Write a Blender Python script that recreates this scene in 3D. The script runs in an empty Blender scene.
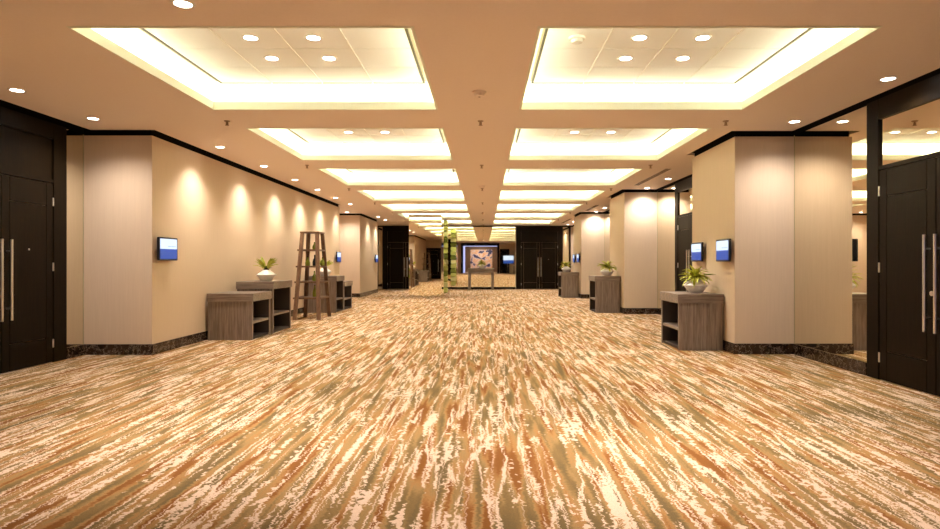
import bpy, bmesh, math, random
from mathutils import Vector, Matrix
C = bpy.context.scene.collection
PI = math.pi
CEIL = 3.17
XL, XLR = -4.70, -5.67      # pier faces / recess plane, ladder side
XR, XRR = 3.58, 4.43        # pier faces / recess plane, opposite side
YB, YE = -3.0, 31.3         # back wall, end wall
ORD = ['first', 'second', 'third', 'fourth', 'fifth', 'sixth', 'seventh', 'eighth', 'ninth', 'tenth']

# ------------------------------------------------------------------ materials
def new_mat(name):
    m = bpy.data.materials.new(name); m.use_nodes = True
    nt = m.node_tree
    return m, nt, nt.nodes['Principled BSDF']
def node(nt, t, **kw):
    n = nt.nodes.new(t)
    for k, v in kw.items(): setattr(n, k, v)
    return n
def plain(name, col, rough=0.5, metal=0.0, spec=0.5):
    m, nt, b = new_mat(name)
    b.inputs['Base Color'].default_value = (*col, 1)
    b.inputs['Roughness'].default_value = rough
    b.inputs['Metallic'].default_value = metal
    b.inputs['Specular IOR Level'].default_value = spec
    return m
def emit(name, col, s):
    m, nt, b = new_mat(name)
    b.inputs['Base Color'].default_value = (0, 0, 0, 1)
    b.inputs['Emission Color'].default_value = (*col, 1)
    b.inputs['Emission Strength'].default_value = s
    return m
def coords(nt, scale):
    tc = node(nt, 'ShaderNodeTexCoord'); mp = node(nt, 'ShaderNodeMapping')
    mp.inputs['Scale'].default_value = scale
    nt.links.new(tc.outputs['Object'], mp.inputs['Vector'])
    return mp.outputs['Vector']
def noise(nt, vec, scale, detail=3, rough=0.55):
    n = node(nt, 'ShaderNodeTexNoise')
    n.inputs['Scale'].default_value = scale; n.inputs['Detail'].default_value = detail; n.inputs['Roughness'].default_value = rough
    nt.links.new(vec, n.inputs['Vector'])
    return n.outputs['Fac']
def ramp(nt, fac, stops, interp='LINEAR'):
    r = node(nt, 'ShaderNodeValToRGB'); r.color_ramp.interpolation = interp
    e = r.color_ramp.elements
    while len(e) < len(stops): e.new(0.5)
    for el, (p, c) in zip(e, stops):
        el.position = p; el.color = (*c, 1) if len(c) == 3 else c
    nt.links.new(fac, r.inputs['Fac'])
    return r.outputs['Color']
def mth(nt, op, a, b=None, c=None):
    n = node(nt, 'ShaderNodeMath', operation=op)
    for i, v in enumerate((a, b, c)):
        if v is None: continue
        if isinstance(v, (int, float)): n.inputs[i].default_value = v
        else: nt.links.new(v, n.inputs[i])
    return n.outputs[0]
def mixc(nt, fac, a, b):
    n = node(nt, 'ShaderNodeMix', data_type='RGBA')
    if isinstance(fac, (int, float)): n.inputs['Factor'].default_value = fac
    else: nt.links.new(fac, n.inputs['Factor'])
    for k, v in (('A', a), ('B', b)):
        s = [i for i in n.inputs if i.name == k and i.type == 'RGBA'][0]
        if isinstance(v, tuple): s.default_value = (*v, 1)
        else: nt.links.new(v, s)
    return [o for o in n.outputs if o.type == 'RGBA'][0]

def carpet_mat():
    m, nt, b = new_mat('carpet')
    tc = node(nt, 'ShaderNodeTexCoord')
    sep = node(nt, 'ShaderNodeSeparateXYZ'); nt.links.new(tc.outputs['Object'], sep.inputs[0])
    x, y = sep.outputs['X'], sep.outputs['Y']
    # woven ragged edges: rows of the loom shift the motif sideways
    cr = node(nt, 'ShaderNodeCombineXYZ')
    nt.links.new(mth(nt, 'MULTIPLY', x, 16.0), cr.inputs[0]); nt.links.new(mth(nt, 'MULTIPLY', y, 34.0), cr.inputs[1])
    rag = noise(nt, cr.outputs[0], 1.0, 3, 0.65)
    xs = mth(nt, 'ADD', x, mth(nt, 'MULTIPLY', mth(nt, 'SUBTRACT', rag, 0.5), 0.075))
    def streak(sx, sy, seed, detail, rough):
        c = node(nt, 'ShaderNodeCombineXYZ')
        nt.links.new(mth(nt, 'MULTIPLY', xs, sx), c.inputs[0]); nt.links.new(mth(nt, 'MULTIPLY', y, sy), c.inputs[1])
        c.inputs[2].default_value = seed
        return noise(nt, c.outputs[0], 1.0, detail, rough)
    hue = streak(14, 0.85, 3.1, 2, 0.5)
    body = ramp(nt, hue, [(0.0, (0.14, 0.06, 0.015)), (0.38, (0.235, 0.095, 0.022)), (0.45, (0.37, 0.20, 0.070)),
                          (0.515, (0.32, 0.205, 0.08)), (0.57, (0.215, 0.140, 0.052)), (0.66, (0.165, 0.115, 0.046))])
    n1 = streak(16.0, 0.8, 11.7, 3, 0.5)
    ridge = mth(nt, 'ABSOLUTE', mth(nt, 'SUBTRACT', mth(nt, 'ADD', n1, mth(nt, 'MULTIPLY', mth(nt, 'SUBTRACT', rag, 0.5), 0.10)), 0.47))
    m1 = ramp(nt, ridge, [(0.0, (1, 1, 1)), (0.018, (1, 1, 1)), (0.028, (0, 0, 0))])
    n2 = streak(14.0, 1.05, 23.3, 3, 0.55)
    cd = node(nt, 'ShaderNodeCombineXYZ')
    nt.links.new(mth(nt, 'MULTIPLY', xs, 24.0), cd.inputs[0]); nt.links.new(mth(nt, 'MULTIPLY', y, 17.0), cd.inputs[1])
    dash = noise(nt, cd.outputs[0], 1.0, 2, 0.5)
    n2d = mth(nt, 'ADD', n2, mth(nt, 'MULTIPLY', mth(nt, 'SUBTRACT', dash, 0.5), 0.42))
    m2 = ramp(nt, n2d, [(0.0, (0, 0, 0)), (0.608, (0, 0, 0)), (0.622, (1, 1, 1))])
    mx = node(nt, 'ShaderNodeMix', data_type='RGBA', blend_type='LIGHTEN'); mx.inputs['Factor'].default_value = 1
    ins = [i for i in mx.inputs if i.type == 'RGBA']; nt.links.new(m1, ins[0]); nt.links.new(m2, ins[1])
    mask = [o for o in mx.outputs if o.type == 'RGBA'][0]
    cream = mixc(nt, noise(nt, cr.outputs[0], 2.0, 2), (0.64, 0.465, 0.315), (0.77, 0.60, 0.46))
    col = mixc(nt, mask, body, cream)
    fz = noise(nt, tc.outputs['Object'], 160, 2, 0.7)
    grain = ramp(nt, fz, [(0.3, (0.72, 0.72, 0.72)), (0.7, (1.12, 1.12, 1.12))])
    mul = node(nt, 'ShaderNodeMix', data_type='RGBA', blend_type='MULTIPLY'); mul.inputs['Factor'].default_value = 1
    ins = [i for i in mul.inputs if i.type == 'RGBA']; nt.links.new(col, ins[0]); nt.links.new(grain, ins[1])
    nt.links.new([o for o in mul.outputs if o.type == 'RGBA'][0], b.inputs['Base Color'])
    b.inputs['Roughness'].default_value = 0.95; b.inputs['Specular IOR Level'].default_value = 0.1
    bp = node(nt, 'ShaderNodeBump'); bp.inputs['Strength'].default_value = 0.4; bp.inputs['Distance'].default_value = 0.004
    nt.links.new(fz, bp.inputs['Height']); nt.links.new(bp.outputs[0], b.inputs['Normal'])
    return m
def fabric_wall_mat():
    m, nt, b = new_mat('wall_fabric')
    v = coords(nt, (70, 70, 2.5))
    n = noise(nt, v, 1.0, 3, 0.6)
    nt.links.new(ramp(nt, n, [(0.3, (0.65, 0.51, 0.37)), (0.7, (0.69, 0.545, 0.40))]), b.inputs['Base Color'])
    b.inputs['Roughness'].default_value = 0.7; b.inputs['Specular IOR Level'].default_value = 0.25
    bp = node(nt, 'ShaderNodeBump'); bp.inputs['Strength'].default_value = 0.09; bp.inputs['Distance'].default_value = 0.002
    nt.links.new(n, bp.inputs['Height']); nt.links.new(bp.outputs[0], b.inputs['Normal'])
    return m
def wood_mat(name, c0, c1, scale, rough, dark=None):
    m, nt, b = new_mat(name)
    v = coords(nt, scale)
    n = noise(nt, v, 1.0, 5, 0.65)
    col = ramp(nt, n, [(0.28, dark or c0), (0.42, c0), (0.62, c1), (0.8, tuple(min(1, q * 1.2) for q in c1))])
    nt.links.new(col, b.inputs['Base Color'])
    b.inputs['Roughness'].default_value = rough
    if name == 'door_veneer': b.inputs['Specular IOR Level'].default_value = 0.09
    return m
def marble_mat():
    m, nt, b = new_mat('marble')
    v = coords(nt, (1, 1, 1))
    d = noise(nt, v, 9, 6, 0.7)
    vein = mth(nt, 'ABSOLUTE', mth(nt, 'SUBTRACT', d, 0.5))
    base = ramp(nt, noise(nt, v, 5, 4), [(0.3, (0.010, 0.005, 0.003)), (0.7, (0.045, 0.024, 0.012))])
    col = mixc(nt, ramp(nt, vein, [(0.0, (0.85, 0.85, 0.85)), (0.006, (0.3, 0.3, 0.3)), (0.014, (0, 0, 0))]), base, (0.45, 0.36, 0.28))
    nt.links.new(col, b.inputs['Base Color']); b.inputs['Roughness'].default_value = 0.16
    return m
def ceiling_mat():
    m, nt, b = new_mat('ceiling_paint')
    n = noise(nt, coords(nt, (1, 1, 1)), 30, 3)
    nt.links.new(ramp(nt, n, [(0.3, (0.87, 0.75, 0.655)), (0.7, (0.89, 0.77, 0.675))]), b.inputs['Base Color'])
    b.inputs['Roughness'].default_value = 0.85; b.inputs['Specular IOR Level'].default_value = 0.2
    return m
def art_mat():
    m, nt, b = new_mat('picture_print')
    v = coords(nt, (1.0, 1.0, 1.2))
    n = noise(nt, v, 1.5, 2, 0.5)
    col = ramp(nt, n, [(0.30, (0.03, 0.03, 0.10)), (0.42, (0.05, 0.05, 0.13)), (0.45, (0.55, 0.42, 0.5)), (0.5, (0.75, 0.55, 0.42)), (0.56, (0.65, 0.30, 0.14)), (0.64, (0.80, 0.62, 0.5)), (0.72, (0.05, 0.05, 0.13))])
    nt.links.new(col, b.inputs['Base Color']); b.inputs['Roughness'].default_value = 0.5
    return m
def led_screen_mat(blue, s):
    return emit('screen_blue' if blue else 'screen_pale', (0.03, 0.10, 0.50) if blue else (0.62, 0.74, 0.98), s)

M = {}
M['carpet'] = carpet_mat()
M['wall'] = fabric_wall_mat()
M['ceil'] = ceiling_mat()
M['cove'] = plain('cove_paint', (0.87, 0.87, 0.74), 0.7)
M['tile'] = plain('ceiling_tile', (0.95, 0.945, 0.90), 0.8)
M['tbar'] = plain('tile_grid', (0.42, 0.36, 0.22), 0.6)
M['tgrid'] = plain('tile_bars', (0.94, 0.92, 0.84), 0.6)
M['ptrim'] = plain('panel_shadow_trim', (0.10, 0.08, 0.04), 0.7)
M['led'] = emit('led_tube', (1.0, 0.985, 0.84), 8.0)
M['lens'] = emit('lamp_lens', (1.0, 0.93, 0.82), 9.0)
M['ring'] = plain('lamp_ring', (0.85, 0.82, 0.76), 0.4)
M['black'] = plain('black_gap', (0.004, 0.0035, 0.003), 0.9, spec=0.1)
M['marble'] = marble_mat()
M['door'] = wood_mat('door_veneer', (0.0075, 0.0042, 0.0014), (0.0115, 0.0064, 0.0022), (60, 60, 3.0), 0.42, (0.0055, 0.003, 0.001))
M['grey_wood'] = wood_mat('grey_wood', (0.165, 0.122, 0.092), (0.26, 0.20, 0.155), (38, 38, 2.2), 0.5, (0.11, 0.083, 0.063))
M['grey_wood_top'] = wood_mat('grey_wood_top', (0.165, 0.122, 0.092), (0.26, 0.20, 0.155), (2.2, 38, 38), 0.42, (0.11, 0.083, 0.063))
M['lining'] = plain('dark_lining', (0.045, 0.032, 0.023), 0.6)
M['ladder'] = wood_mat('walnut', (0.12, 0.06, 0.030), (0.20, 0.11, 0.058), (40, 40, 2.5), 0.5)
M['steel'] = plain('brushed_steel', (0.78, 0.76, 0.74), 0.28, 1.0)
M['mirror'] = plain('mirror', (0.88, 0.84, 0.70), 0.015, 1.0)
M['gmirror'] = plain('green_mirror', (0.62, 0.68, 0.22), 0.22, 0.6)
M['gmirror_dark'] = plain('green_mirror_dark', (0.20, 0.24, 0.05), 0.2, 0.6)
M['gmirror_pale'] = plain('green_mirror_pale', (0.78, 0.80, 0.42), 0.2, 0.6)
M['plast'] = plain('black_plastic', (0.012, 0.012, 0.014), 0.35)
M['white'] = plain('white_plastic', (0.8, 0.77, 0.7), 0.45)
M['ceramic'] = plain('ceramic', (0.92, 0.90, 0.86), 0.3)
M['soil'] = plain('dark_core', (0.02, 0.014, 0.008), 0.9)
M['leaf'] = wood_mat('leaf', (0.34, 0.40, 0.03), (0.66, 0.64, 0.10), (9, 9, 9), 0.5)
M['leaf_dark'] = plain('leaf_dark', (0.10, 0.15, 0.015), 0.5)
M['gbottle'] = plain('green_glass', (0.20, 0.24, 0.03), 0.15)
M['dbottle'] = plain('dark_glass', (0.012, 0.014, 0.02), 0.12)
M['pale'] = led_screen_mat(False, .40)
M['blue'] = led_screen_mat(True, 0.26)
M['smudge'] = emit('screen_text', (0.38, 0.50, 0.78), 0.34)
M['bluepanel'] = emit('blue_light_panel', (0.42, 0.48, 1.0), .42)
M['art'] = art_mat()
M['vent'] = plain('vent_metal', (0.42, 0.29, 0.19), 0.5)

# ------------------------------------------------------------------ helpers
def box(bm, x0, x1, y0, y1, z0, z1):
    v = [bm.verts.new((x, y, z)) for z in (z0, z1) for y in (y0, y1) for x in (x0, x1)]
    for f in ((0, 2, 3, 1), (4, 5, 7, 6), (0, 1, 5, 4), (2, 6, 7, 3), (0, 4, 6, 2), (1, 3, 7, 5)):
        bm.faces.new([v[i] for i in f])
def beam(bm, p, q, w, d):
    """square bar from p to q; w along x, d along y"""
    a, b = Vector(p), Vector(q)
    v = [bm.verts.new(c + Vector((sx * w / 2, sy * d / 2, 0))) for c in (a, b) for sy in (-1, 1) for sx in (-1, 1)]
    for f in ((0, 2, 3, 1), (4, 5, 7, 6), (0, 1, 5, 4), (2, 6, 7, 3), (0, 4, 6, 2), (1, 3, 7, 5)):
        bm.faces.new([v[i] for i in f])
def lathe(bm, prof, n=28, c=(0, 0, 0)):
    rings = []
    for r, z in prof:
        rings.append([bm.verts.new((c[0] + max(r, 1e-4) * math.cos(2 * PI * k / n), c[1] + max(r, 1e-4) * math.sin(2 * PI * k / n), c[2] + z)) for k in range(n)])
    for a, b in zip(rings, rings[1:]):
        for k in range(n):
            bm.faces.new((a[k], a[(k + 1) % n], b[(k + 1) % n], b[k]))
    bm.faces.new(rings[0][::-1]); bm.faces.new(rings[-1])
def tube(bm, p, q, r, n=12):
    a, b = Vector(p), Vector(q); d = (b - a)
    m = d.to_track_quat('Z', 'Y').to_matrix()
    ra = [bm.verts.new(a + m @ Vector((r * math.cos(2 * PI * k / n), r * math.sin(2 * PI * k / n), 0))) for k in range(n)]
    rb = [bm.verts.new(v.co + d) for v in ra]
    for k in range(n): bm.faces.new((ra[k], ra[(k + 1) % n], rb[(k + 1) % n], rb[k]))
    bm.faces.new(ra[::-1]); bm.faces.new(rb)
def obj(name, bm, mat, parent=None, bevel=0.0, smooth=False, loc=None):
    bmesh.ops.recalc_face_normals(bm, faces=bm.faces)
    if bevel:
        es = [e for e in bm.edges if len(e.link_faces) == 2 and e.calc_face_angle(0) > 0.6]
        bmesh.ops.bevel(bm, geom=es, offset=bevel, segments=2, affect='EDGES', clamp_overlap=True)
    me = bpy.data.meshes.new(name); bm.to_mesh(me); bm.free()
    for mm in (mat if isinstance(mat, list) else [mat]): me.materials.append(mm)
    if smooth:
        for p in me.polygons: p.use_smooth = True
        try: me.set_sharp_from_angle(angle=math.radians(40))
        except Exception: pass
    o = bpy.data.objects.new(name, me); C.objects.link(o)
    if parent: o.parent = parent
    if loc: o.location = loc
    return o
def tag(o, label=None, cat=None, group=None, kind=None):
    if label: o['label'] = label
    if cat: o['category'] = cat
    if group: o['group'] = group
    if kind: o['kind'] = kind
    return o
def thing(name, loc, rz, label, cat, group=None, kind=None):
    o = bpy.data.objects.new(name, None); C.objects.link(o)
    o.empty_display_size = 0.1
    o.location = loc; o.rotation_euler = (0, 0, rz)
    return tag(o, label, cat, group, kind)
def dup(root, loc, rz=None, label=None, group=None):
    r = root.copy(); C.objects.link(r); r.location = loc
    if rz is not None: r.rotation_euler = (0, 0, rz)
    if label: r['label'] = label
    if group: r['group'] = group
    for ch in list(root.children):
        c = ch.copy(); C.objects.link(c); c.parent = r
        for g in list(ch.children):
            d = g.copy(); C.objects.link(d); d.parent = c
    return r
def bmn(): return bmesh.new()
def bx(name, dims, mat, parent=None, bevel=0.0):
    bm = bmn(); box(bm, *dims); return obj(name, bm, mat, parent, bevel)
def light(name, kind, loc, energy, col, rot=(0, 0, 0), parent=None, **kw):
    L = bpy.data.lights.new(name, kind); L.energy = energy; L.color = col
    for k, v in kw.items(): setattr(L, k, v)
    o = bpy.data.objects.new(name, L); C.objects.link(o); o.location = loc; o.rotation_euler = rot
    if parent: o.parent = parent
    return o

# ------------------------------------------------------------------ shell
bm = bmn(); box(bm, -6.3, 5.6, -9.6, 31.6, -0.05, 0.0)
tag(obj('floor', bm, M['carpet']), 'carpeted floor with ragged cream, olive and rust streaks', 'floor', kind='structure')

WTOP = 3.105
def wall_block(name, x0, x1, y0, y1, label, base_label, side):
    tag(bx(name, (x0, x1, y0, y1, 0, WTOP), M['wall']), label, 'wall', kind='structure')
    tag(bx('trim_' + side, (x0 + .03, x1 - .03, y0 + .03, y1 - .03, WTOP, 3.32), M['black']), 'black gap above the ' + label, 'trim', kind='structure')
    e = .016
    tag(bx('baseboard_' + side, (x0 - e, x1 + e, y0 - e, y1 + e, 0, .15), M['marble'], bevel=.004), base_label, 'baseboard', kind='structure')
LEFT = [(-3.3, 5.78), (8.88, 20.4), (23.75, 27.7)]
RIGHT = [(-3.3, 3.3), (8.95, 10.78), (16.0, 17.85), (23.05, 24.95)]
ln = ['beige wall beside the camera on the ladder side', 'long beige wall behind the ladder with lamp scallops', 'short beige wall beyond the ladder wall']
rn = ['beige wall beside the camera opposite the ladder', 'beige pier with two screens behind the first plant console', 'bare beige pier behind the second plant console', 'beige pier with two small screens behind the third plant console']
for (a, b), l in zip(LEFT, ln): wall_block('wall_left', -6.3, XL, a, b, l, 'dark marble baseboard along the ' + l.replace(' with lamp scallops', ''), 'left')
rb = ['dark marble baseboard along the wall beside the camera opposite the ladder', 'dark marble baseboard round the pier with two large screens',
      'dark marble baseboard round the bare pier', 'dark marble baseboard round the pier with two small screens']
for (a, b), l, bl in zip(RIGHT, rn, rb): wall_block('wall_right', XR, 5.6, a, b, l, bl, 'right')
# recess back walls
def recess(name, x0, x1, y0, y1, label, side):
    tag(bx(name, (x0, x1, y0, y1, 0, WTOP), M['wall']), label, 'wall', kind='structure')
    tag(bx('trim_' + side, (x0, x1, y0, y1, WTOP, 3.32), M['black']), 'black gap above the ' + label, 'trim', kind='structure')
for y0, y1, l in ((5.78, 8.88, 'beige recess wall around the first double door on the ladder side'), (20.4, 23.75, 'beige recess wall between the two ladder side walls'), (27.7, 31.3, 'beige recess wall beside the far dark door')):
    recess('wall_left_recess', -6.3, XLR, y0, y1, l, 'left')
for y0, y1, l in ((3.3, 8.95, 'beige recess wall around the first mirror transom door'), (10.78, 16.0, 'beige recess wall around the second mirror transom door'), (17.85, 23.05, 'beige recess wall around the third mirror transom door'), (24.95, 31.3, 'beige recess wall in the far corner past the third plant console')):
    recess('wall_right_recess', XRR, 5.6, y0, y1, l, 'right')
for x0, x1, y0, y1, s, l in ((XLR, XLR + .02, 20.4, 23.75, 'left', 'dark marble baseboard in the recess between ladder side walls'), (XLR, XLR + .02, 27.7, 31.3, 'left', 'dark marble baseboard in the recess by the far dark door'),
                       (XRR - .02, XRR, 24.95, 31.3, 'right', 'dark marble baseboard in the far corner recess')):
    tag(bx('baseboard_' + s, (x0, x1, y0, y1, 0, .15), M['marble']), l, 'baseboard', kind='structure')
tag(bx('wall_end', (-6.3, 5.6, YE, 31.6, 0, 3.32), M['wall']), 'end wall carrying the large mirror and two dark doors', 'wall', kind='structure')
# wall behind the camera, with the portal opening
bm = bmn()
box(bm, -6.3, -2.34, -3.3, YB, 0, 3.32); box(bm, 1.54, 5.6, -3.3, YB, 0, 3.32); box(bm, -2.34, 1.54, -3.3, YB, 3.1, 3.32)
tag(obj('wall_back', bm, M['wall']), 'beige wall around the dark portal, seen only in the end mirror', 'wall', kind='structure')
bm = bmn()
box(bm, -3.4, -3.2, -9.3, -3.3, 0, 3.2); box(bm, 2.4, 2.6, -9.3, -3.3, 0, 3.2); box(bm, -3.4, 2.6, -9.5, -9.3, 0, 3.2)
tag(obj('wall_lobby', bm, M['ladder']), 'brown timber walls of the lobby beyond the portal', 'wall', kind='structure')
tag(bx('ceiling_lobby', (-3.4, 2.6, -9.5, -3.3, 3.1, 3.2), M['ceil']), 'lobby ceiling beyond the dark portal', 'ceiling', kind='structure')

# ceiling with coffer openings
PITCH = 3.72
CO = []   # (x0, x1, y0, y1)
for k in range(7):
    y0 = 4.965 + PITCH * k
    CO.append((-3.28, -0.575, y0, y0 + 2.64, 0, k)); CO.append((0.445, 3.13, y0, y0 + 2.64, 1, k))
g = 0.07
rooms = [(XL + g, XR - g, YB + .02, YE - .03)]
for a, b in ((5.78, 8.88), (20.4, 23.75), (27.7, 31.3)): rooms.append((XLR + .14, XL + g, a + g, b - g))
for a, b in ((3.3, 8.95), (10.78, 16.0), (17.85, 23.05), (24.95, 31.3)): rooms.append((XR - g, XRR - .06, a + g, b - g))
xs = sorted({round(v, 4) for r in rooms for v in r[:2]} | {round(v, 4) for c in CO for v in c[:2]})
ys = sorted({round(v, 4) for r in rooms for v in r[2:]} | {round(v, 4) for c in CO for v in c[2:4]})
bm = bmn(); vc = {}
def gv(x, y):
    if (x, y) not in vc: vc[(x, y)] = bm.verts.new((x, y, CEIL))
    return vc[(x, y)]
for xa, xb in zip(xs, xs[1:]):
    for ya, yb in zip(ys, ys[1:]):
        mx, my = (xa + xb) / 2, (ya + yb) / 2
        if any(r[0] < mx < r[1] and r[2] < my < r[3] for r in rooms) and not any(c[0] < mx < c[1] and c[2] < my < c[3] for c in CO):
            bm.faces.new((gv(xa, ya), gv(xa, yb), gv(xb, yb), gv(xb, ya)))
ex = bmesh.ops.extrude_face_region(bm, geom=list(bm.faces))
for v in ex['geom']:
    if isinstance(v, bmesh.types.BMVert): v.co.z += 0.03
tag(obj('ceiling', bm, M['ceil']), 'tan painted ceiling with two rows of openings for lit coffers', 'ceiling', kind='structure')
# black lid that closes the shadow gap from above
bm = bmn()
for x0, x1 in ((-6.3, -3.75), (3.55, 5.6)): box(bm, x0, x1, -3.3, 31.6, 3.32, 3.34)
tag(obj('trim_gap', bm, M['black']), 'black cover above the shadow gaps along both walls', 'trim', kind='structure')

# ------------------------------------------------------------------ coffers
SIDE = ['on the ladder side', 'opposite the ladder']
def rect_sweep(bm, hx, hy, prof):
    rings = []
    for o_, z in prof:
        rings.append([bm.verts.new((sx * (hx + o_), sy * (hy + o_), z)) for sx, sy in ((-1, -1), (1, -1), (1, 1), (-1, 1))])
    for a, b in zip(rings, rings[1:]):
        for k in range(4): bm.faces.new((a[k], a[(k + 1) % 4], b[(k + 1) % 4], b[k]))
def coffer_meshes(hx, hy, parent):
    bm = bmn()
    rect_sweep(bm, hx, hy, [(0.02, 3.167), (-0.004, 3.160), (-0.004, 3.254), (0.012, 3.254), (0.012, 3.206), (0.34, 3.206), (0.34, 3.32), (0.32, 3.365), (0.27, 3.405), (0.19, 3.432), (0.08, 3.448), (-0.095, 3.458), (-0.135, 3.46)])
    obj('cove', bm, M['cove'], parent, smooth=True)
    bm = bmn(); P = 1.2
    n = 4; gp = .006
    for i in range(n):
        for j in range(n):
            x0, y0 = -P + i * .6, -P + j * .6
            box(bm, x0 + gp, x0 + .6 - gp, y0 + gp, y0 + .6 - gp, 3.452, 3.464)
    obj('tile_panel', bm, M['tile'], parent)
    bm = bmn(); box(bm, -hx + .1, hx - .1, -hy + .153, hy - .153, 3.458, 3.475)
    obj('tile_grid', bm, M['tbar'], parent)
    bm = bmn()
    for i in (-.6, 0, .6): box(bm, i - .006, i + .006, -P, P, 3.444, 3.4515)
    obj('tile_bar', bm, M['tgrid'], parent)
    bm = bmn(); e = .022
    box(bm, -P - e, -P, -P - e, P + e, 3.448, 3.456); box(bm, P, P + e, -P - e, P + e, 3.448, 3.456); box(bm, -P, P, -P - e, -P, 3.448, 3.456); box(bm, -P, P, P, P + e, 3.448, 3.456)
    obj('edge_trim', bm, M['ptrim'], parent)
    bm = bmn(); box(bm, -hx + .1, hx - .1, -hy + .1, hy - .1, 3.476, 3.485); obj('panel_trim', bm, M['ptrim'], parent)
    bm = bmn()
    a, b2 = 0.205, 0.24
    box(bm, -hx - b2, -hx - a, -hy, hy, 3.220, 3.236); box(bm, hx + a, hx + b2, -hy, hy, 3.220, 3.236)
    box(bm, -hx, hx, -hy - b2, -hy - a, 3.220, 3.236); box(bm, -hx, hx, hy + a, hy + b2, 3.220, 3.236)
    obj('led_tube', bm, M['led'], parent)
proto_c = [None, None]
for (x0, x1, y0, y1, s, k) in CO:
    loc = ((x0 + x1) / 2, (y0 + y1) / 2, 0)
    lab = '%s lit tiled ceiling coffer from the camera in the row %s' % (ORD[k], SIDE[s])
    if proto_c[s] is None:
        t = proto_c[s] = thing('ceiling_coffer', loc, 0, lab, 'ceiling coffer', 'lit ceiling coffers')
        coffer_meshes((x1 - x0) / 2, (y1 - y0) / 2, t)
    else:
        dup(proto_c[s], loc, 0, lab)

# ------------------------------------------------------------------ downlights
DL = None
def downlight(x, y, z, label, group, spot=None):
    global DL
    if DL is None:
        DL = thing('downlight', (x, y, z), 0, label, 'ceiling light', group)
        bm = bmn(); lathe(bm, [(.062, 0), (.062, -.006), (.082, -.006), (.085, -.002), (.085, 0)], 24); obj('ring', bm, M['ring'], DL, smooth=True)
        bm = bmn(); lathe(bm, [(.061, -.001), (.061, -.004)], 24); obj('lens', bm, M['lens'], DL)
        t = DL
    else:
        t = dup(DL, (x, y, z), 0, label, group)
    if spot:
        e, ang, blend, col = spot[:4]
        light('spot_lamp', 'SPOT', (x, y, z - .03), e, col, (0, 0, 0), None, spot_size=math.radians(ang), spot_blend=blend, shadow_soft_size=.04)
    return t
WARM = (1.0, 0.86, 0.70); PINK = (1.0, 0.90, 0.83)
WASH = (48, 118, 1.0, (1.0, .88, .75))
POOL = (40, 140, 1.0, PINK)
FLOOR = (135, 66, .9, (1.0, .87, .82))
for i, y in enumerate((10.1, 12.1, 14.1, 16.0, 17.95, 19.9)):
    downlight(-4.25, y, CEIL, '%s small round downlight from the camera grazing the long ladder wall' % ORD[i], 'downlights along the ladder side', WASH)
for i, y in enumerate((6.78, 8.1)):
    downlight(-5.05, y, CEIL, 'round downlight over the first ladder side doorway, %s of two from the camera' % ORD[i], 'downlights along the ladder side', POOL)
for i, y in enumerate((21.6, 23.1)):
    downlight(-5.05, y, CEIL, 'round downlight in the recess past the ladder wall, %s of two from the camera' % ORD[i], 'downlights along the ladder side', POOL)
for i, y in enumerate((25.4, 27.2)):
    downlight(-4.28, y, CEIL, 'round downlight grazing the short wall past the ladder wall, %s of two' % ORD[i], 'downlights along the ladder side', WASH)
for i, (ya, yb) in enumerate(((6.36, 8.28), (13.9, 15.67), (21.2, 22.78), (28.5, 30.5))):
    for j, y in enumerate((ya, yb)):
        downlight(4.08 if i else 4.1, y, CEIL, '%s round downlight of two over the %s recess opposite the ladder' % (ORD[j], ORD[i]), 'downlights opposite the ladder', POOL)
downlight(-2.17, 4.52, CEIL, 'round ceiling downlight in front of the first ladder side coffer', 'downlights before the coffers', FLOOR)
for x, y, l in ((0.05, 4.0, 'on the middle strip'), (1.75, 4.0, 'opposite the ladder side')):
    downlight(x, y, CEIL, 'round ceiling downlight before the first coffers ' + l, 'downlights before the coffers', FLOOR)
for x, l in ((-3.0, 'on the ladder side'), (0.0, 'on the middle strip'), (2.2, 'opposite the ladder')):
    downlight(x, 0.6, CEIL, 'round ceiling downlight above the camera ' + l, 'downlights before the coffers', (40, 90, .8, PINK))
CN = ['near', 'far']
for (x0, x1, y0, y1, s, k) in CO:
    cx, cy = (x0 + x1) / 2, (y0 + y1) / 2
    for a in (0, 1):
        for b_ in (0, 1):
            downlight(cx + (a - .5) * .6, cy + (b_ - .5) * .6, 3.452,
                      '%s %s tile downlight in the %s coffer %s' % (CN[b_], ['outer' if s == 0 else 'inner', 'inner' if s == 0 else 'outer'][a], ORD[k], SIDE[s]),
                      'downlights in the coffers', (42, 90, .8, PINK))

# ------------------------------------------------------------------ ceiling fittings
SP = DT = None
for k in range(7):
    y = 8.25 + 3.72 * k
    if y > 31: continue
    for x, l in ((-3.38, 'over the ladder side'), (-.045, 'on the middle strip'), (3.18, 'opposite the ladder')):
        lab = 'small ceiling sprinkler past the %s coffers, %s' % (ORD[k], l)
        if SP is None:
            SP = thing('ceiling_sprinkler', (x, y, CEIL), 0, lab, 'sprinkler', 'ceiling sprinklers')
            bm = bmn(); lathe(bm, [(.004, -.012), (.036, -.010), (.040, 0)], 16); obj('rosette', bm, M['vent'], SP, smooth=True)
            bm = bmn(); lathe(bm, [(.011, -.05), (.013, -.01)], 10); lathe(bm, [(.026, -.062), (.026, -.057)], 12); tube(bm, (.012, 0, -.02), (.016, 0, -.06), .003, 6); tube(bm, (-.012, 0, -.02), (-.016, 0, -.06), .003, 6)
            obj('nozzle', bm, M['vent'], SP)
        else: dup(SP, (x, y, CEIL), 0, lab)
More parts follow.
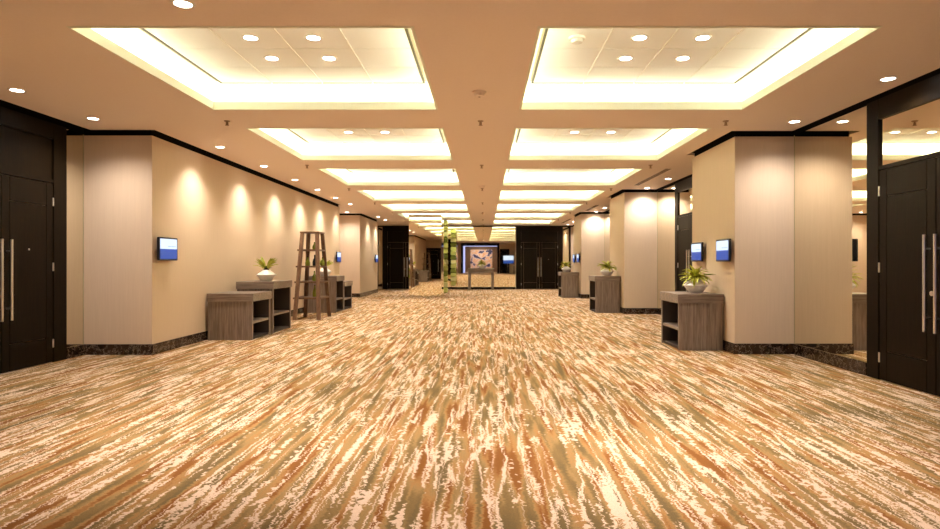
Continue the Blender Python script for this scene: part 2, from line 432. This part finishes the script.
for x, y, z, lab in ((-.05, 6.85, CEIL, 'tan smoke detector on the middle strip beside the first coffers'), (-.05, 15.2, CEIL, 'smoke detector on the middle strip beside the third coffers'), (-.05, 23.5, CEIL, 'smoke detector on the middle strip beside the fifth coffers'),
                     (0.8875, 5.985, 3.452, 'pale round smoke detector on a tile of the first coffer opposite the ladder')):
    if DT is None:
        DT = thing('smoke_detector', (x, y, z), 0, lab, 'smoke detector', 'smoke detectors')
        bm = bmn(); lathe(bm, [(.035, -.055), (.052, -.05), (.056, -.02), (.075, -.018), (.078, 0)], 24); obj('housing', bm, M['ceil'], DT, smooth=True)
        bm = bmn(); lathe(bm, [(.012, -.060), (.014, -.054)], 12); obj('sensor', bm, M['vent'], DT)
    else:
        t = dup(DT, (x, y, z), 0, lab)
        if z > 3.3:
            for c in t.children:
                c.data = c.data.copy(); c.data.materials[0] = M['white'] if c.name.startswith('housing') else M['ring']
VT = None
for i, (x, ya, yb) in enumerate(((3.66, 12.4, 15.1), (3.66, 20.2, 22.4), (3.66, 26.4, 29.4))):
    lab = 'long slotted air vent beside the %s coffer opposite the ladder' % (ORD[(2, 4, 6)[i]])
    t = thing('air_vent', (x, (ya + yb) / 2, CEIL), 0, lab, 'air vent', 'slot vents in the ceiling')
    h = (yb - ya) / 2
    bm = bmn()
    box(bm, -.08, -.062, -h, h, -.006, 0); box(bm, .062, .08, -h, h, -.006, 0); box(bm, -.062, .062, -h, -h + .018, -.006, 0); box(bm, -.062, .062, h - .018, h, -.006, 0)
    obj('frame', bm, M['ceil'], t)
    bm = bmn(); box(bm, -.062, .062, -h + .018, h - .018, -.002, -.0005); obj('slot_back', bm, M['black'], t)
    bm = bmn()
    for q in (-.035, 0, .035): box(bm, q - .007, q + .007, -h + .018, h - .018, -.005, -.0022)
    obj('slat', bm, M['vent'], t)

# ------------------------------------------------------------------ doors
def make_door(name, loc, rz, label, cat='door', transom='wood', W=1.73, J=.23, HT=3.13, leafH=2.33, n_leaf=2, handles=True, header=2.90):
    """local: x across, +y towards the room, z up; plane of the wall at y=0"""
    t = thing(name, loc, rz, label, cat, kind='structure')
    h = W / 2
    bm = bmn()
    box(bm, -h - J, -h, -.02, .032, 0, HT); box(bm, h, h + J, -.02, .032, 0, HT); box(bm, -h, h, -.02, .032, header, HT)
    obj('frame', bm, M['door'], t, bevel=.004)
    bm = bmn(); box(bm, -h, h, -.03, -.012, 0, header); obj('backing', bm, M['black'], t)
    bm = bmn()
    box(bm, -h, h, -.01, .03, leafH + .006, leafH + .05)
    obj('transom_bar', bm, M['door'], t, bevel=.003)
    bm = bmn(); box(bm, -h + .004, h - .004, -.01, .006, leafH + .05, header)
    obj('transom_panel', bm, M['mirror'] if transom == 'mirror' else M['door'], t)
    lw = W / n_leaf
    for i in range(n_leaf):
        x0 = -h + i * lw + .005; x1 = x0 + lw - .01
        bm = bmn(); gr = .006
        st = .125
        a, b = x0 + st, x1 - st
        box(bm, x0, a - gr, -.01, .022, .008, leafH); box(bm, b + gr, x1, -.01, .022, .008, leafH)
        box(bm, a, b, -.01, .022, .008, .33 - gr); box(bm, a, b, -.01, .022, .33, leafH - .3); box(bm, a, b, -.01, .022, leafH - .3 + gr, leafH)
        lf = obj('leaf', bm, M['door'], t, bevel=.0015)
        outer = -1 if i == 0 else 1
        xo = x0 if outer < 0 else x1
        for z in (.25, 1.25, 2.1):
            bm = bmn(); lathe(bm, [(.011, -.055), (.011, .055)], 10, (xo, .024, z)); obj('hinge', bm, M['steel'], lf)
        if handles:
            xm = (x1 - .07) if outer < 0 else (x0 + .07)
            if n_leaf == 1: xm = x1 - .08
            bm = bmn()
            tube(bm, (xm, .085, .62), (xm, .085, 1.58), .0155, 14)
            for z in (.76, 1.44): tube(bm, (xm, .018, z), (xm, .085, z), .009, 10)
            obj('handle', bm, M['steel'], lf, smooth=True)
            if i == 1:
                bm = bmn(); tube(bm, (x0 + .05, .02, 1.0), (x0 + .05, .03, 1.0), .025, 16); tube(bm, (x0 + .05, .03, 1.0), (x0 + .05, .036, 1.0), .012, 12)
                obj('lock', bm, M['steel'], lf)
        if i == (0):
            bm = bmn(); tube(bm, ((x0 + x1) / 2, .02, 1.47), ((x0 + x1) / 2, .028, 1.47), .012, 12); obj('peephole', bm, M['steel'], lf)
    return t
# local +y -> room: ladder side normal +X => rz = -90deg; opposite side normal -X => rz = +90deg; end wall normal -Y => 180deg
make_door('door_1', (XLR, 7.34, 0), -PI / 2, 'dark wooden double door with solid transom on the ladder side', transom='wood', W=1.76, J=.255, HT=3.13, leafH=2.34, header=2.92)
make_door('door_2', (XRR, 6.115, 0), PI / 2, 'dark double door under a mirror transom nearest the camera', transom='mirror', W=1.76, J=.215)
make_door('door_3', (XRR, 13.36, 0), PI / 2, 'dark double door half hidden behind the pier with two screens', transom='mirror', W=1.76, J=.215)
make_door('door_4', (XRR, 20.4, 0), PI / 2, 'dark double door hidden behind the second plant pier', transom='mirror', W=1.76, J=.215)
make_door('door_5', (2.765, YE, 0), PI, 'dark double door with two steel handles beside the end mirror', W=1.83, J=.25, HT=3.10, header=2.88)
make_door('door_6', (-3.90, YE, 0), PI, 'black double door partly hidden by the mirrored pillar', W=1.83, J=.25, HT=3.10, header=2.88)
make_door('door_7', (-4.1, YB, 0), 0, 'dark single door on the wall behind, reflected in the pillar', W=.95, J=.12, HT=2.52, leafH=2.3, n_leaf=1, header=2.4)
make_door('door_8', (2.15, YB, 0), 0, 'dark single door beside the portal, reflected in the end mirror', W=.80, J=.10, HT=2.52, leafH=2.3, n_leaf=1, header=2.4)

# mirrors beside the doors, with their marble sill
def mirror_strip(side, y0, y1, label):
    t = thing('wall_mirror', (XLR if side < 0 else XRR, (y0 + y1) / 2, .15), 0, label, 'mirror', 'tall mirrors beside the doors')
    h = (y1 - y0) / 2; s = 1 if side < 0 else -1
    a, b = sorted((0.0, s * .012)); bx('glass', (a, b, -h, h, .0, 2.965), M['mirror'], t)
    a, b = sorted((0.0, s * .016)); bx('edge_strip', (a, b, h - .012, h, 0, 2.965), M['tbar'], t)
    a, b = sorted((0.0, s * .03))
    tag(bx('baseboard_' + ('left' if side < 0 else 'right'), ((XLR if side < 0 else XRR) + a, (XLR if side < 0 else XRR) + b, y0, y1, 0, .15), M['marble'], bevel=.004),
        'dark marble baseboard under the ' + label.replace('tall ', ''), 'baseboard', kind='structure')
mirror_strip(-1, 8.475, 8.86, 'tall narrow mirror between the ladder side double door and its pier')
mirror_strip(-1, 5.80, 6.205, 'tall narrow mirror on the hidden side of the ladder side door')
mirror_strip(1, 7.225, 8.93, 'tall mirror between the first mirror transom door and the screen pier')
mirror_strip(1, 3.32, 5.0, 'tall mirror on the camera side of the first mirror transom door')
mirror_strip(1, 14.475, 15.98, 'tall mirror between the second transom door and the bare pier')
mirror_strip(1, 10.80, 12.245, 'tall mirror hidden behind the pier with two screens')
mirror_strip(1, 21.515, 23.03, 'tall mirror between the third transom door and the small screen pier')
mirror_strip(1, 17.87, 19.285, 'tall mirror hidden behind the bare pier')

# end wall: mirror, plinth, top line, narrow strips at the corners
t = thing('end_mirror', (-.575, YE - .03, .10), 0, 'large wall mirror on the end wall behind the console table', 'mirror')
m_ = bx('glass', (-2.13, 2.13, 0, .012, 0, 3.0), M['mirror'], t); m_.rotation_euler = (math.radians(.2), 0, 0)
tag(bx('baseboard_end', (-2.73, 1.58, YE - .04, YE, 0, .10), M['black']), 'black plinth under the large end mirror', 'baseboard', kind='structure')
tag(bx('trim_end', (-6.0, 4.45, YE - .05, YE, 3.10, 3.155), M['door']), 'dark line across the top of the end wall', 'trim', kind='structure')
for x0, x1, l in ((3.94, 4.24, 'narrow mirror in the far corner past the third plant console'), (-5.27, -5.08, 'narrow mirror beside the black door behind the pillar')):
    bmx = bx('corner_mirror', (x0, x1, YE - .012, YE, .12, 3.10), M['mirror']); tag(bmx, l, 'mirror')
for x0, x1, l in ((4.24, 4.32, 'dark post in the far corner past the third plant console'), (-5.36, -5.27, 'dark post at the corner before the black door')):
    tag(bx('corner_post', (x0, x1, YE - .07, YE, 0, 3.10), M['door'], bevel=.004), l, 'post')

# mirrored pillar and banded glass column
t = thing('mirrored_pillar', (-2.25, 24.0, 0), 0, 'square pillar clad in tall mirrors in front of the black door', 'pillar')
bx('core', (-.61, .61, .01, 1.23, 0, 3.165), M['black'], t)
bx('front_mirror', (-.625, .625, 0, .01, 0, 3.165), M['mirror'], t)
bx('side_mirror', (.61, .622, .012, 1.23, 0, 3.165), M['mirror'], t)
bx('back_mirror', (-.625, .625, 1.23, 1.24, 0, 3.165), M['mirror'], t)
bx('side_mirror', (-.622, -.61, .012, 1.23, 0, 3.165), M['mirror'], t)
t = thing('glass_column', (-1.72, 27.3, 0), 0, 'slim column of stacked green mirrored glass blocks beside the pillar', 'column')
bx('core', (-.10, .10, -.10, .10, 0, 3.165), M['black'], t)
random.seed(5)
nb = 13; hb = 3.165 / nb
for k in range(nb):
    bm = bmn(); o_ = random.uniform(-.012, .012); tw = random.uniform(-.05, .05)
    lathe(bm, [(.14, 0), (.205, .03), (.205, hb - .045), (.14, hb - .006)], 4)
    bmesh.ops.rotate(bm, verts=bm.verts, cent=(0, 0, 0), matrix=Matrix.Rotation(PI / 4 + tw, 3, 'Z'))
    bmesh.ops.rotate(bm, verts=bm.verts, cent=(0, 0, hb / 2), matrix=Matrix.Rotation(random.uniform(-.02, .02), 3, 'X'))
    bmesh.ops.translate(bm, verts=bm.verts, vec=(0, 0, k * hb))
    obj('glass_block', bm, [M['gmirror'], M['gmirror_dark'], M['gmirror_pale']][(0, 2, 0, 1, 0, 2, 1, 0, 0, 1, 2, 0, 0)[k]], t)

# ------------------------------------------------------------------ consoles
def console(loc, rz, D, W, H, sh, label, group):
    """local: back at x=0, open front at x=D, width along y (0..W), slab on top"""
    t = thing('console', loc, rz, label, 'console', group)
    T = .135; th = .05
    bx('top', (0, D + .02, -.02, W + .02, H - T, H), M['grey_wood_top'], t, .003)
    bx('side_panel', (.01, D, 0, th, 0, H - T), M['grey_wood'], t, .002)
    bx('side_panel', (.01, D, W - th, W, 0, H - T), M['grey_wood'], t, .002)
    bx('back_panel', (.01, .03, th, W - th, 0, H - T), M['grey_wood'], t)
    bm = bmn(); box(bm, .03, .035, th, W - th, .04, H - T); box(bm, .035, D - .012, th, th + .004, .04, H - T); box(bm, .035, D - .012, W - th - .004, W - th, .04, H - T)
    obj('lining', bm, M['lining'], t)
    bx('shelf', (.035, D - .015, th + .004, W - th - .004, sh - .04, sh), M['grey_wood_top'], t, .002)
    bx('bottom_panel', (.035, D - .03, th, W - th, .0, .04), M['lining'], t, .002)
    return t
G1 = 'consoles along the ladder wall'; G2 = 'consoles at the piers opposite the ladder'
console((-4.66, 10.55, 0), 0, .76, .90, .785, .31, 'low grey wooden console before the ladder, nearer the first doorway', G1)
console((-4.55, 11.52, 0), 0, .67, 1.08, .955, .36, 'taller grey wooden console holding a white vase before the ladder', G1)
console((-4.66, 16.35, 0), 0, .80, .90, .955, .36, 'taller grey wooden console half hidden behind the ladder', G1)
console((-4.66, 17.30, 0), 0, .80, 1.02, .785, .31, 'low grey wooden console just past the ladder', G1)
# facing -X: rotate 180: local y 0..W runs toward -Y
console((XR - .018, 10.25, 0), PI, .665, .93, .835, .33, 'grey wooden console with potted leaves under two wall screens', G2)
console((XR - .018, 17.25, 0), PI, .66, .93, .955, .36, 'grey wooden console with a leafy bowl at the bare pier', G2)
console((XR - .018, 24.45, 0), PI, .66, .93, .955, .36, 'small looking grey console with leafy bowl beside the end door', G2)
# things behind the camera that show in the mirrors
console((-4.66, 3.85, 0), 0, .78, 1.0, .785, .31, 'grey wooden console by the camera, reflected in the mirrored pillar', G1)
console((XR - .018, .1, 0), PI, .66, .9, .785, .31, 'grey wooden console behind the camera, reflected in the end mirror', G2)

# ------------------------------------------------------------------ vases
def leaf(bm, base, az, el, L, w, droop):
    """arched blade with a centre rib, given some thickness by folding"""
    n = 7; ca, sa = math.cos(az), math.sin(az)
    rows = []
    x = z = 0.0; e = el
    for i in range(n + 1):
        f = i / n
        ww = w * (math.sin(PI * min(1, .12 + .88 * f)) ** .8 if f < 1 else 0.02)
        c = Vector((base[0] + ca * x, base[1] + sa * x, base[2] + z))
        s = Vector((-sa, ca, 0)) * ww
        up = Vector((-ca * math.sin(e), -sa * math.sin(e), math.cos(e)))
        rows.append([bm.verts.new(c - s + up * ww * .35), bm.verts.new(c), bm.verts.new(c + s + up * ww * .35), bm.verts.new(c - up * .003)])
        x += math.cos(e) * L / n; z += math.sin(e) * L / n; e -= droop / n
    for a, b in zip(rows, rows[1:]):
        bm.faces.new((a[0], a[1], b[1], b[0])); bm.faces.new((a[1], a[2], b[2], b[1]))
        bm.faces.new((a[0], b[0], b[3], a[3])); bm.faces.new((a[2], a[3], b[3], b[2]))
def vase(loc, label, style, group, seed):
    t = thing('potted_plant', loc, 0, label, 'vase', group)
    bm = bmn()
    lathe(bm, [(.085, 0), (.095, .004), (.135, .06), (.178, .112), (.184, .122), (.176, .132), (.125, .168), (.085, .195), (.072, .215), (.060, .215), (.066, .19)], 36)
    obj('vase', bm, M['ceramic'], t, smooth=True)
    bm = bmn(); lathe(bm, [(.058, .19), (.05, .225), (.03, .25)], 16); obj('stem', bm, M['soil'], t, smooth=True)
    r = random.Random(seed); bm = bmn()
    if style == 'fan':
        for s in (-1, 1):
            for k in range(14):
                a = (0 if s > 0 else PI) + r.uniform(-.7, .7)
                leaf(bm, (s * .03, 0, .225), a, r.uniform(.65, 1.4), r.uniform(.20, .28), .034, r.uniform(.3, .9))
    else:
        for k in range(46):
            leaf(bm, (0, 0, .215), 2 * PI * k / 23 + r.uniform(-.2, .2), r.uniform(.1, 1.35), r.uniform(.22, .32), .026, r.uniform(.7, 1.6))
    obj('leaves', bm, M['leaf'], t, smooth=False)
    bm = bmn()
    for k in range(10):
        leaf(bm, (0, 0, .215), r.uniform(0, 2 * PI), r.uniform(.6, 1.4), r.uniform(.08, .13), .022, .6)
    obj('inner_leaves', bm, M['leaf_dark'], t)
    return t
vase((-4.13, 11.9, .955), 'white diamond-shaped vase with two leaf fans on the taller console before the ladder', 'fan', 'white vases with leaves', 1)
vase((-4.26, 16.75, .955), 'white vase with pale leaves seen through the ladder', 'fan', 'white vases with leaves', 2)
vase((3.28, 9.72, .835), 'white bowl of spiky green leaves under two wall screens', 'spiky', 'white vases with leaves', 3)
vase((3.30, 16.8, .955), 'white bowl of spiky green leaves at the bare pier', 'spiky', 'white vases with leaves', 4)
vase((3.15, 24.0, .955), 'white bowl of green leaves close to the end door', 'spiky', 'white vases with leaves', 5)

# ------------------------------------------------------------------ ladder shelf with bottles
def ladder(loc, label):
    t = thing('ladder_shelf', loc, 0, label, 'ladder shelf')
    H = 2.03
    B = [(-.28, -.50), (.27, -.50), (.27, .50), (-.26, .30)]
    Tt = [(-.18, -.22), (.16, -.22), (.17, .20), (-.14, .14)]
    for (a, b) in zip(B, Tt):
        bm = bmn(); beam(bm, (a[0], a[1], 0), (b[0], b[1], H - .02), .085, .06); obj('leg', bm, M['ladder'], t, .003)
    bx('top', (-.23, .22, -.27, .24, H - .03, H), M['ladder'], t, .003)
    for z in (1.62, 1.235, .877, .507):
        f = z / H
        xa = B[0][0] + (Tt[0][0] - B[0][0]) * f; xb = B[1][0] + (Tt[1][0] - B[1][0]) * f
        ya = B[0][1] + (Tt[0][1] - B[0][1]) * f; yb = B[2][1] + (Tt[2][1] - B[2][1]) * f
        bx('shelf', (xa - .10, xb + .05, ya + .04, yb - .04, z - .04, z), M['ladder'], t, .003)
    return t
lad = ladder((-4.04, 14.8, 0), 'tall tapering brown wooden ladder shelf standing before the wall')
ladder_2 = dup(lad, (-4.15, 2.6, 0), 0, 'brown ladder shelf behind the camera, reflected in the mirrored pillar')
def bottle(x, y, z, h, r, mat, label):
    t = thing('bottle', (x, y, z), 0, label, 'bottle', 'bottles on the ladder shelf')
    bm = bmn(); lathe(bm, [(r * .8, 0), (r, .01), (r * 1.05, h * .35), (r * .8, h * .6), (r * .35, h * .75), (r * .32, h * .96), (r * .42, h)], 20); obj('body', bm, mat, t, smooth=True)
    bm = bmn(); lathe(bm, [(r * .30, h), (r * .26, h * 1.08)], 12); obj('stopper', bm, M['soil'], t)
bottle(-3.98, 14.72, 1.62, .16, .045, M['gbottle'], 'small green bottle on the top shelf of the ladder')
bottle(-4.14, 14.72, 1.235, .20, .055, M['gbottle'], 'wide green bottle beside the dark one on the ladder')
bottle(-3.955, 14.65, 1.235, .24, .05, M['dbottle'], 'dark bottle on the second ladder shelf')
bottle(-3.85, 14.95, 1.235, .19, .05, M['gbottle'], 'green bottle behind the front leg on the second ladder shelf')
bottle(-3.98, 14.72, .877, .22, .05, M['gbottle'], 'green bottle on the third ladder shelf')
bottle(-3.98, 14.75, .507, .26, .05, M['gbottle'], 'green bottle on the lowest ladder shelf')

# ------------------------------------------------------------------ screens
def screen(loc, rz, w, h, label, group):
    """local +y is the way it faces; wall at y=0"""
    t = thing('wall_screen', loc, rz, label, 'screen', group)
    b = .022
    bx('bezel', (-w / 2, w / 2, .05, .085, -h / 2, h / 2), M['plast'], t, .004)
    bx('bracket', (-.09, .09, 0, .05, -.08, .08), M['plast'], t)
    d = bx('display', (-w / 2 + b, w / 2 - b, .085, .0865, 0, h / 2 - b), M['pale'], t)
    bx('banner', (-w / 2 + b, w / 2 - b, .085, .0865, -h / 2 + b, 0), M['blue'], t)
    bm = bmn(); x = -.02
    for q in (.05, .035, .06, .04):
        box(bm, -x - q, -x, .0865, .0869, .03, .045); x += q + .012
    obj('caption', bm, M['smudge'], t)
    return t
GS = 'information screens'
screen((XL, 9.18, 1.505), -PI / 2, .53, .335, 'blue and white wall screen at the start of the long ladder wall', GS)
screen((XL, 19.98, 1.49), -PI / 2, .52, .33, 'blue wall screen at the far end of the long ladder wall', GS)
screen((XL, 27.0, 1.49), -PI / 2, .52, .33, 'blue wall screen at the end of the short wall near the black door', GS)
screen((XR, 9.20, 1.485), PI / 2, .50, .325, 'blue and white wall screen nearer the corner of the screen pier', GS)
screen((XR, 10.33, 1.480), PI / 2, .50, .31, 'blue and white wall screen further along the screen pier, by the door handles', GS)
screen((XR, 23.4, 1.48), PI / 2, .50, .32, 'tiny blue wall screen nearer the corner of the third plant pier', GS)
screen((XR, 24.5, 1.48), PI / 2, .50, .32, 'tiny blue wall screen further along the third plant pier', GS)

# ------------------------------------------------------------------ end table and what the mirror shows
t = thing('console_table', (-.15, 30.85, 0), 0, 'grey wooden console table standing before the end mirror', 'table')
bx('tabletop', (-.66, .66, -.24, .24, .95, 1.03), M['grey_wood_top'], t, .004)
bx('apron', (-.62, .62, -.2, .2, .83, .95), M['grey_wood_top'], t, .003)
for sx in (-1, 1):
    for sy in (-1, 1):
        bx('leg', (sx * .57 - .06, sx * .57 + .06, sy * .17 - .05, sy * .17 + .05, 0, .83), M['grey_wood'], t, .003)
vase((-.12, 30.85, 1.03), 'white vase of green leaves on the console table before the end mirror', 'spiky', 'white vases with leaves', 9)
t = thing('portal', (-.4, YB, 0), 0, 'dark framed portal with a bluish lit reveal, reflected in the end mirror', 'portal', kind='structure')
bm = bmn(); box(bm, -2.0, -1.78, -.3, .06, 0, 3.14); box(bm, 1.78, 2.0, -.3, .06, 0, 3.14); box(bm, -1.78, 1.78, -.3, .06, 2.86, 3.14); obj('frame', bm, M['door'], t, .004)
bx('light_panel', (-1.78, -1.70, -4.2, -.3, .0, 2.86), M['bluepanel'], t)
bx('top_light_panel', (-1.74, 1.78, -1.0, -.3, 2.80, 2.86), M['bluepanel'], t)
t = thing('framed_picture', (-.30, -9.28, 1.45), 0, 'large colourful abstract picture on the lobby wall beyond the portal', 'picture')
bx('canvas', (-1.25, 1.25, 0, .03, -1.1, 1.1), M['art'], t)
bm = bmn(); box(bm, -1.3, -1.25, 0, .05, -1.15, 1.15); box(bm, 1.25, 1.3, 0, .05, -1.15, 1.15); box(bm, -1.25, 1.25, 0, .05, -1.15, -1.1); box(bm, -1.25, 1.25, 0, .05, 1.1, 1.15); obj('frame', bm, M['ladder'], t)
light('lobby_lamp', 'AREA', (-.3, -7.2, 3.08), 45, (1, .9, .78), (0, 0, 0), size=2.2)
t = thing('standing_television', (2.50, -1.6, 0), 0, 'television with pale and blue picture on a black stand, reflected in the end mirror', 'television')
bx('base', (-.45, .45, -.25, .25, 0, .04), M['plast'], t, .005)
bx('pole', (-.05, .05, -.05, .05, .04, 1.1), M['plast'], t)
bx('bezel', (-.55, .55, .03, .08, 1.0, 1.85), M['plast'], t, .006)
bx('display', (-.52, .52, .08, .082, 1.36, 1.82), M['pale'], t)
bx('banner', (-.52, .52, .08, .082, 1.03, 1.36), M['blue'], t)

# ------------------------------------------------------------------ world, camera, view
w = bpy.data.worlds.new('world'); bpy.context.scene.world = w; w.use_nodes = True
w.node_tree.nodes['Background'].inputs[0].default_value = (0, 0, 0, 1)
cam = bpy.data.cameras.new('camera'); co = bpy.data.objects.new('camera', cam); C.objects.link(co)
co.location = (0, 0, 1.3); co.rotation_euler = (PI / 2, 0, 0)
cam.sensor_width = 36; cam.lens = 627 * 36 / 940
cam.shift_x = -14 / 940; cam.shift_y = -1.5 / 940
cam.clip_start = .05; cam.clip_end = 200
sc = bpy.context.scene
sc.camera = co
vs = sc.view_settings
vs.view_transform = 'Standard'; vs.look = 'None'; vs.gamma = 1; vs.use_curve_mapping = False; vs.exposure = 1.8
cy = sc.cycles
cy.max_bounces = 10; cy.diffuse_bounces = 5; cy.glossy_bounces = 7
cy.sample_clamp_indirect = 6.0
cy.caustics_reflective = False; cy.caustics_refractive = False
cy.use_denoising = True
